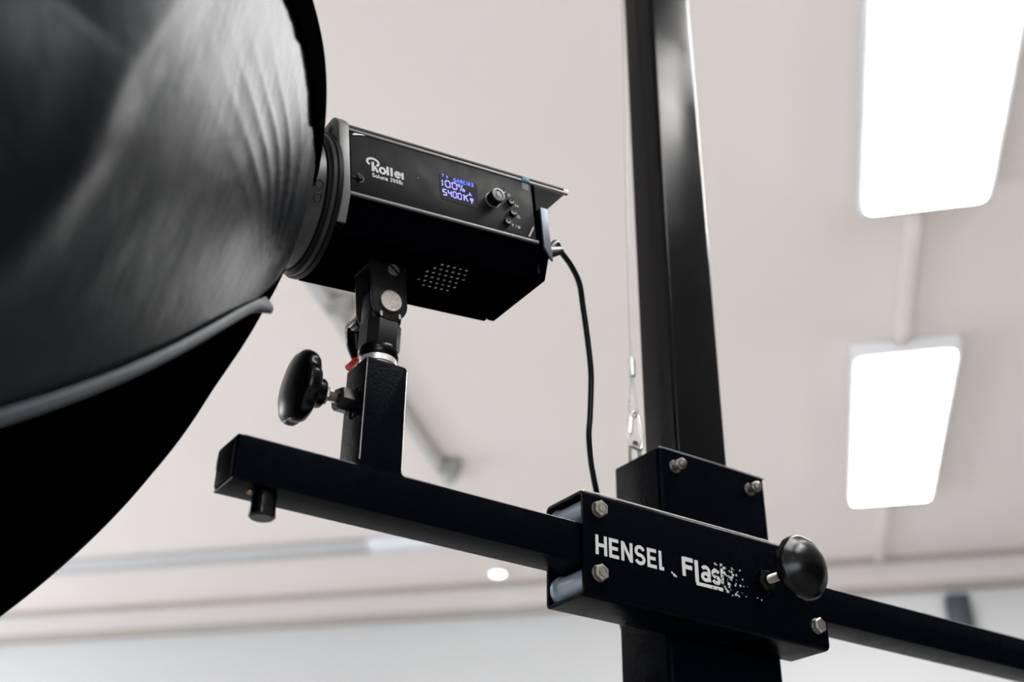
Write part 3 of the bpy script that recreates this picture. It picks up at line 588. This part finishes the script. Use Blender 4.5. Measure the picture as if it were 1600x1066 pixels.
for a, v in ((0.1047, 0.0975), (0.1135, 0.0880), (0.1150, 0.0756), (0.1075, 0.0632)):
    lknob('button', a, v, 0.0041, 0.0042, M_plastic)
    bm = BM(); lathe(bm, (a, yf-0.0035, v), (0, -1, 0), [(0, 0.0042), (0.0006, 0.0038), (0.0002, 0.0030), (0.0003, 0)], 24); lo('button_cap', bm, M_cap, cp)
bm = BM()
for k in range(8):
    a = PI*k/4; ribbon(bm, [(0.0010*math.cos(a), 0.0010*math.sin(a)), (0.0025*math.cos(a), 0.0025*math.sin(a))], 0.0007, (0.1128, yf, 0.0965), a_, b_)
ribbon(bm, arc(0, 0, 0.0009, 0.0009, 0, 330, 10), 0.0008, (0.1128, yf, 0.0965), a_, b_, True)
for s in (-1, 1): ribbon(bm, arc(0.0013*s, 0, 0.0007, 0.0010, 0, 330, 10), 0.0009, (0.1210, yf, 0.0862), a_, b_, True)
for k in range(3):
    a = PI/2 + 2*PI*k/3; ribbon(bm, arc(0.0013*math.cos(a), 0.0013*math.sin(a), 0.0006, 0.0006, 0, 330, 8), 0.0009, (0.1222, yf, 0.0735), a_, b_, True)
vs = [bm.verts.new((x, yf, z)) for x, z in ((0.1125, 0.0633), (0.1160, 0.0633), (0.1143, 0.0598))]; bm.faces.new(vs)
ribbon(bm, [(0.1172, 0.0594), (0.1190, 0.0640)], 0.0006, (0, yf, 0), a_, b_)
ribbon(bm, arc(0.1215, 0.0612, 0.0009, 0.0012, 0, 330, 10), 0.0016, (0, yf, 0), a_, b_, True)
lo('button_symbols', bm, M_icon, cp, smooth=False)
bm = BM(); lathe(bm, (0.0085, yf, 0.0865), (0, -1, 0), [(0, 0.0005), (0.0002, 0)], 8); lo('paint_speck', bm, M_white, cp)
# protective film remains, tape and latch
bm = BM(); box(bm, 0.1305, 0.1395, -0.0628, -0.0605, 0.1185, 0.1245, 0.0003); tp = lo('cyan_tape', bm, M_tape); tp['label'] = 'small cyan piece of tape'
bm = BM(); box(bm, 0.1305, 0.1385, yf-0.0001, yf+0.0002, 0.1090, 0.1182); lo('tape_residue', bm, M_glue, cp)
for q in ([(-0.0605, 0.1145), (-0.0590, 0.1168), (-0.0500, 0.1180), (-0.0470, 0.1172), (-0.0540, 0.1158), (-0.0590, 0.1140)], [(0.1315, 0.0530), (0.1335, 0.0530), (0.1395, 0.0640), (0.1395, 0.0670), (0.1380, 0.0650)]):
    bm = BM(); prism(bm, q, yf-0.0006, yf-0.0001, 'y'); lo('film_corner', bm, M_film, cp)
bm = BM(); box(bm, -0.0628, -0.0520, yf-0.0010, yf+0.0001, 0.0660, 0.0684, 0.0005); lathe(bm, (-0.0545, yf+0.0001, 0.0676), (0, -1, 0), [(0, 0), (0, 0.0034), (0.0030, 0.0030), (0.0034, 0)], 24); lo('latch', bm, M_matte)
bm = BM(); tube(bm, [(-0.0545+0.0046*math.cos(a), yf, 0.0680+0.0046*math.sin(a)) for a in (math.radians(110-25*k) for k in range(9))], 0.0004, 6, sub=3); lo('latch_slot', bm, M_bezel, cp)
# vent holes in the underside
for i in range(7):
    for j in range(6):
        a = 0.0380 + i*0.0068 + (0.0034 if j % 2 else 0); d = -0.036 + j*0.0085
        if (i in (0, 6) and j in (0, 5)): continue
        if i == 6 and j % 2: continue
        bm = BM(); lathe(bm, (a, d, 0.0131), (0, 0, -1), [(0, 0), (0, 0.0015), (0.0003, 0.0015), (0.0003, 0.0009), (0.0001, 0)], 12)
        lo('vent_hole', bm, M_hole if (i*3+j*5) % 4 else M_bezel)
# slotted screw, bracket plates and pivot pin under the lamp
bm = BM(); lathe(bm, (0.0012, -0.0170, 0.0058), (0, -1, 0), [(0, 0), (0, 0.0060), (0.0022, 0.0060), (0.0028, 0.0054), (0.0028, 0)], 28); sc = lo('slotted_screw', bm, M_cap)
bm = BM(); box(bm, -0.0056, 0.0056, -0.0002, 0.0004, -0.0008, 0.0008, M=Matrix.Translation((0.0012, -0.0199, 0.0058)) @ Matrix.Rotation(0.75, 4, 'Y')); lo('screw_slot', bm, M_body, sc)
for d0, d1 in ((-0.0172, -0.0140), (0.0140, 0.0172)):
    pl = [(-0.0220, 0.0132)] + [(-0.0034+0.0186*math.cos(a), -0.0293+0.0190*math.sin(a)) for a in (math.radians(180+180*k/24) for k in range(25))] + [(0.0152, 0.0132)]
    bm = BM(); prism(bm, pl, d0, d1, 'y', bev=0.0007); lo('bracket_plate', bm, M_matte)
bm = BM(); box(bm, -0.0225, 0.0165, -0.0172, 0.0172, 0.0100, 0.0132, 0.0008); lo('bracket_base', bm, M_matte)
bm = BM(); lathe(bm, (-0.0030, 0.016, -0.0285), (0, -1, 0), [(0, 0), (0, 0.0105), (0.0332, 0.0113), (0.0352, 0.0113), (0.0358, 0.0106)] + [(0.0358 - (0.00012 if k % 2 else 0), 0.0106-0.0013*k) for k in range(1, 8)] + [(0.0356, 0)], 56); o1 = lo('pivot_pin', bm, M_steel); o1['label'] = 'round brushed steel pivot pin'
for a in (-0.0130, 0.0062):
    bm = BM(); prism(bm, [(a+x, -0.0428+z) for x, z in rring(-0.0013, 0.0013, -0.0026, 0.0026, 0.0012, 3)], -0.0176, -0.0170, 'y'); lo('bracket_slot', bm, M_steel)
# mount ring
RC = (0, 0.0670)
def lring(name, prof, m, par=LAMP, n=96, wob=None):
    bm = BM(); lathe(bm, (0, RC[0], RC[1]), (-1, 0, 0), prof, n, wob=wob, ref=(0, 0, 1)); return lo(name, bm, m, par)
mr_ = lring('mount_ring', [(0.0740, 0.03), (0.0740, 0.0700), (0.0750, 0.0712), (0.0790, 0.0712), (0.0798, 0.0702), (0.0798, 0.03)], M_matte)
M_ringm = mat('dark_cast_ring', (0.010, 0.011, 0.013), 0.40, spec=0.18, bump=0.2, bscale=400)
lring('ring_flange', [(0.0795, 0.03), (0.0795, 0.0690), (0.0802, 0.0696), (0.0835, 0.0690), (0.0840, 0.0680), (0.0840, 0.03)], M_ringm, mr_)
lring('ring_step', [(0.0838, 0.03), (0.0838, 0.0655), (0.0865, 0.0650), (0.0870, 0.0640), (0.0870, 0.03)], M_matte, mr_)

# ================================================================== SOFTBOX
MS = ML @ Matrix.Translation((-0.0935, 0, RC[1]))
t = SOFT = thing('softbox', 'huge black cloth softbox filling the left of the photo', 'softbox', MS)
SP = (-0.1013030958389258, 0.13304907542236474, 0.048162331287666095, 1.0946620982869104, 1.9482234851764901, 2.577454556744519, -0.08847818607827701, 0.04439676307386804, -0.011958887356336224, -0.029080783332355208, -0.017803220126745695, 0.002249227561949092)
def base(r, T):
    a0, td, tv, k, pw, k2, c1, s1, c2, s2, cb, sb_ = SP
    d = r*math.cos(T); v = r*math.sin(T)
    f0 = min(1, max(0, (r-0.06)/0.10)); f0 = f0*f0*(3-2*f0)
    a = a0 + f0*(td*d + tv*v) - (k*r**pw)*(1 + c2*math.cos(2*T) + s2*math.sin(2*T) + c1*math.cos(T) + s1*math.sin(T)) - k2*r**6
    a += f0*(cb*math.cos(T) + sb_*math.sin(T))*math.exp(-((r-0.16)/0.07)**2)
    return Vector((a, d, v + RC[1]))
def bnorm(r, T):
    e = 1e-3; p = base(r, T); n = (base(r+e, T)-p).cross(base(r, T+e)-p); n.normalize()
    return n if n.x > 0 or n.dot(Vector((0, math.cos(T), math.sin(T)))) > 0 else -n
RIBS = [math.radians(x) for x in (177, 237, 297, 357, 57, 117)]
def thb(r):            # upper border of the near gore, swinging round to the mount
    pts = [(0.06, 203), (0.10, 202), (0.150, 200), (0.1857, 194.5), (0.1956, 188), (0.208, 184), (0.22, 181), (0.2375, 178.5), (0.27, 177), (0.7, 176)]
    for (a, x), (b, y) in zip(pts, pts[1:]):
        if r <= b: return math.radians(x + (y-x)*max(0, (r-a))/(b-a))
    return math.radians(176)
def sm(x, a, b):
    x = min(1, max(0, (x-a)/(b-a))); return x*x*(3-2*x)
tipx, tipy = 0.205*math.cos(math.radians(240)), 0.205*math.sin(math.radians(240))
def wrinkle(r, T, s):
    """s: 0..1 across the gore"""
    d, v = r*math.cos(T), r*math.sin(T)
    edge = math.sin(PI*min(max(s, 0), 1))
    h = -0.010*(edge**0.8)*sm(r, 0.12, 0.35)                              # cloth sags between the ribs
    # folds fanning out of the gathered point beside the mount
    dx, dy = d-tipx, v-tipy; q = math.hypot(dx, dy); ph = math.atan2(dy, dx)
    n1 = noise.noise(Vector((d*9, v*9, 1.3)))
    fan = sm(ph if ph > 0 else ph+2*PI, 1.75, 2.1)*(1-sm(ph if ph > 0 else ph+2*PI, 2.5, 3.1))
    st = -abs(math.sin(ph*21 + 1.5*n1 + 0.5))**0.55 + 0.75 + 0.4*math.sin(ph*9+1)
    h += 0.0046*st*math.exp(-(q/0.125)**2)*sm(q, 0.0, 0.05)*(0.04+0.96*fan)*edge
    # long soft folds further out
    n2 = noise.noise(Vector((d*15 - v*3, v*4.5, 4.0))); n3 = noise.noise(Vector((d*38, v*12, 9.0)))
    h += (0.0060*n2 + 0.0014*n3)*sm(r, 0.15, 0.30)*edge
    kd = -(d + 0.338 + 0.35*max(0.0, v+0.17) + 0.022*noise.noise(Vector((v*11, d*5, 7.0))))
    h -= 0.34*max(0.0, kd)*sm(kd, -0.01, 0.05)*edge
    # one tall crease running across the gore
    c = (d + 0.338 - 0.35*max(0, -0.18-v)**1.2 + 0.004*math.sin(v*30))/0.013
    h += 0.0055*math.exp(-c*c)*sm(r, 0.25, 0.36)*edge
    return h
RIM = 0.60
def gore(name, t0f, t1f, nr, ntt, amp=1.0, r0=0.0665, r1=RIM, off=0.0, label=None, m=M_fabric, parent=SOFT, thick=0.0):
    b = BM(); G = []
    for i in range(nr+1):
        x = i/nr; r = r0 + (r1-r0)*(x**1.25); row = []
        t0, t1 = t0f(r), t1f(r)
        for j in range(ntt+1):
            s = j/ntt; T = t0 + (t1-t0)*s
            h = off + (amp*wrinkle(r, T, s) if amp else 0)
            row.append(b.verts.new(base(r, T) + bnorm(r, T)*h))
        G.append(row)
    for i in range(nr):
        for j in range(ntt): b.faces.new((G[i][j], G[i+1][j], G[i+1][j+1], G[i][j+1]))
    if thick:
        bmesh.ops.recalc_face_normals(b, faces=b.faces); bmesh.ops.solidify(b, geom=b.faces[:], thickness=thick)
    b.transform(Matrix.Translation((0.0935, 0, -RC[1])))
    return obj(name, b, m, parent, frame='local', angle=180)
K = lambda x: (lambda r: x)
g1 = gore('cloth_panel', thb, K(math.radians(237)), 190, 150)
gore('cloth_panel', K(math.radians(237)), K(math.radians(297)), 90, 60, 0.8, m=M_shaded)
gore('cloth_panel', K(math.radians(297)), K(math.radians(357)), 50, 30, 0.8)
gore('cloth_panel', K(math.radians(-3)), K(math.radians(57)), 50, 30, 0.8)
gore('cloth_panel', K(math.radians(57)), K(math.radians(117)), 60, 40, 0.8)
gore('cloth_panel', K(math.radians(117)), thb, 90, 60, 0.5)
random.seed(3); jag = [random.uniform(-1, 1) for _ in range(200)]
gore('shade_border', lambda r: thb(r)-math.radians(42), lambda r: thb(r)+math.radians(0.9)*(0.6+jag[int(r*120) % 200]), 120, 30, 0.0, r0=0.075, off=0.0035, m=M_webshade)  # near-black band paints shade over the upper panel, with a ragged webbing edge
# piped seams along the ribs; the near lower one stands proud and shows pale
def seam(Tf, r0, r1, rad, off, m, name='seam_piping'):
    pts = []
    n = 40
    for i in range(n+1):
        r = r0 + (r1-r0)*i/n; T = Tf(r); pts.append(base(r, T) + bnorm(r, T)*off)
    b = BM(); tube(b, pts, rad, 12, sub=3); b.transform(Matrix.Translation((0.0935, 0, -RC[1])))
    return obj(name, b, m, SOFT, frame='local')
M_pipe = fabric('grey_seam_tape', (0.022, 0.025, 0.029), 0.4, 0.5, 0.0)
# the hem: a flat band of doubled cloth ending in a small pointed ear
def hemband():
    b = BM(); G = []
    for i in range(91):
        x = i/90; r = 0.198 + (RIM-0.198)*x; row = []
        T0 = math.radians(237.0 + 4.0*math.exp(-((r-0.198)/0.035)))
        ear = math.exp(-((r-0.202)/0.012)**2)
        for j in range(9):
            s = j/8; w = 0.0105
            T = T0 + (s-0.9)*w/r; h = 0.0035*math.sin(PI*s) + 0.0015 + 0.010*ear*s
            row.append(b.verts.new(base(r, T) + bnorm(r, T)*h))
        G.append(row)
    for i in range(90):
        for j in range(8): b.faces.new((G[i][j], G[i+1][j], G[i+1][j+1], G[i][j+1]))
    b.transform(Matrix.Translation((0.0935, 0, -RC[1])))
    o = obj('hem_band', b, M_pipe, SOFT, frame='local', angle=180); o['label'] = 'lighter grey hem band'
hemband()
for a in (297, 357, 57, 117): seam(K(math.radians(a)), 0.075, RIM-0.002, 0.0022, 0.001, M_fabric)
# rim, front diffuser, mounting ring
b = BM(); tube(b, [base(RIM, 2*PI*k/48) for k in range(48)], 0.006, 10, closed=True, sub=2); b.transform(Matrix.Translation((0.0935, 0, -RC[1]))); obj('rim', b, M_webshade, SOFT, frame='local')
b = BM(); vs = [b.verts.new(base(RIM-0.004, 2*PI*k/72) + Vector((-0.004, 0, 0))) for k in range(72)]; c0 = b.verts.new(base(0.5, 0.3)*0 + sum((v.co for v in vs), Vector())/72 + Vector((0.03, 0, 0)))
for k in range(72): b.faces.new((vs[k], vs[(k+1) % 72], c0))
b.transform(Matrix.Translation((0.0935, 0, -RC[1]))); obj('front_diffuser', b, M_diff, SOFT, frame='local', angle=180)
def sring(name, prof, m, n=96):
    b = BM(); lathe(b, (0, 0, 0), (-1, 0, 0), prof, n, ref=(0, 0, 1)); return obj(name, b, m, SOFT, frame='local')
sr = sring('speed_ring', [(-0.0063, 0.03), (-0.0063, 0.0625), (-0.005, 0.0640), (0.0040, 0.0650), (0.0125, 0.0660), (0.0125, 0.03)], M_silver)
for T in (196, 207, 160, 300):
    a = math.radians(T); b = BM(); n = Vector((0, math.cos(a), math.sin(a)))
    lathe(b, Vector((-0.0015, 0, 0)) + n*0.0640, n, [(0, 0.0042), (0.0012, 0.0042), (0.0018, 0.0036), (0.0010, 0.0030), (0.0010, 0)], 24); obj('ring_rivet', b, M_silver, sr, frame='local')

# ================================================================== CABLES
pts = [ML @ Vector((0.1695, -0.038, 0.0565)), Vector(Z((0.6250, 0.858, 0.7190))), Vector(Z((0.6361, 0.865, 0.7175))), Vector(Z((0.6577, 0.875, 0.7120))), Vector(Z((0.676, 0.885, 0.7010))), Vector(Z((0.6880, 0.895, 0.6808))),
       Vector(Z((0.6985, 0.903, 0.6558))), Vector(Z((0.7095, 0.912, 0.624))), Vector(Z((0.7145, 0.918, 0.6047))), Vector(Z((0.7183, 0.926, 0.5705))), Vector(Z((0.7208, 0.932, 0.5501))),
       Vector(Z((0.7297, 0.941, 0.5257))), Vector(Z((0.7381, 0.947, 0.5075))), Vector(Z((0.7451, 0.952, 0.496))), Vector(Z((0.765, 0.965, 0.45))), Vector(Z((0.795, 1.0, 0.41))), Vector(Z((0.84, 1.03, 0.38))), Vector(Z((0.87, 1.035, 0.25))), Vector(Z((0.88, 1.04, 0.0))), Vector((0.88, 1.08, 0.9)), Vector((0.88, 1.09, 0.4)), Vector((0.90, 1.10, 0.05)), Vector((0.98, 1.15, 0.0175)), Vector((1.3, 1.3, 0.0045))]
t = thing('power_cable', 'thin black cable hanging from rear of the lamp down behind the bracket', 'cable', pts[0])
bm = BM(); tube(bm, pts, 0.0032, 14); obj('cord', bm, M_cable, t)
bm = BM(); P0, P1 = ML @ Vector((0.1688, -0.038, 0.0565)), pts[2]
ax = (P1-P0); Lc = ax.length
pr = [(0, 0)]
for k in range(9):
    r0 = 0.0078 - 0.0028*k/8; pr += [(Lc*k/9, r0), (Lc*(k+0.6)/9, r0), (Lc*(k+0.65)/9, r0-0.0012), (Lc*(k+0.98)/9, r0-0.0012)]
pr += [(Lc, 0.0035), (Lc, 0)]
lathe(bm, P0, ax, pr, 20); obj('strain_relief', bm, M_cable, t)

WX, WY = 0.8280, 0.985
t = thing('lifting_wire', 'thin grey steel wire with quick link, beside the left of the black column', 'wire', Z((WX, WY, 0.56)))
bm = BM(); tube(bm, [Z((WX, WY, 0.690)), (WX+0.0045, WY, 2.45), (WX+0.012, WY, 2.75), (WX+0.016, WY, 3.06)], 0.0016, 8); obj('wire_rope', bm, M_wire, t)
bm = BM(); rod(bm, Z((WX, WY, 0.676)), Z((WX, WY, 0.7015)), 0.0048, 20, ch=0.0012); obj('ferrule', bm, M_bright, t)
bm = BM(); tube(bm, [Z((WX-0.001, WY, 0.678)), Z((WX-0.003, WY, 0.660)), Z((WX-0.0055, WY, 0.636)), Z((WX-0.004, WY, 0.626)), Z((WX, WY, 0.623)), Z((WX+0.004, WY, 0.626)), Z((WX+0.0055, WY, 0.636)), Z((WX+0.003, WY, 0.660)), Z((WX+0.001, WY, 0.678))], 0.0015, 8); obj('wire_loop', bm, M_wire, t)
bm = BM(); tube(bm, [Z((WX, WY-0.002, 0.629)), Z((WX-0.0055, WY-0.002, 0.624)), Z((WX-0.0100, WY-0.002, 0.604)), Z((WX-0.0085, WY-0.002, 0.588)), Z((WX-0.001, WY-0.002, 0.583)), Z((WX+0.0080, WY-0.002, 0.585)), Z((WX+0.0095, WY-0.002, 0.604)), Z((WX+0.0060, WY-0.002, 0.624))], 0.0022, 10, closed=True); lk = obj('quick_link', bm, M_bright, t)
bm = BM(); rod(bm, Z((WX-0.0092, WY-0.002, 0.598)), Z((WX-0.0062, WY-0.002, 0.620)), 0.0036, 6, ch=0.0006); obj('link_sleeve', bm, M_bright, lk)
bm = BM(); tube(bm, [Z((WX-0.0065, WY, 0.556)), Z((WX-0.0068, WY, 0.575)), Z((WX-0.005, WY, 0.587)), Z((WX, WY, 0.591)), Z((WX+0.005, WY, 0.587)), Z((WX+0.0068, WY, 0.575)), Z((WX+0.0065, WY, 0.556))], 0.0024, 10); obj('shackle', bm, M_steel, t)
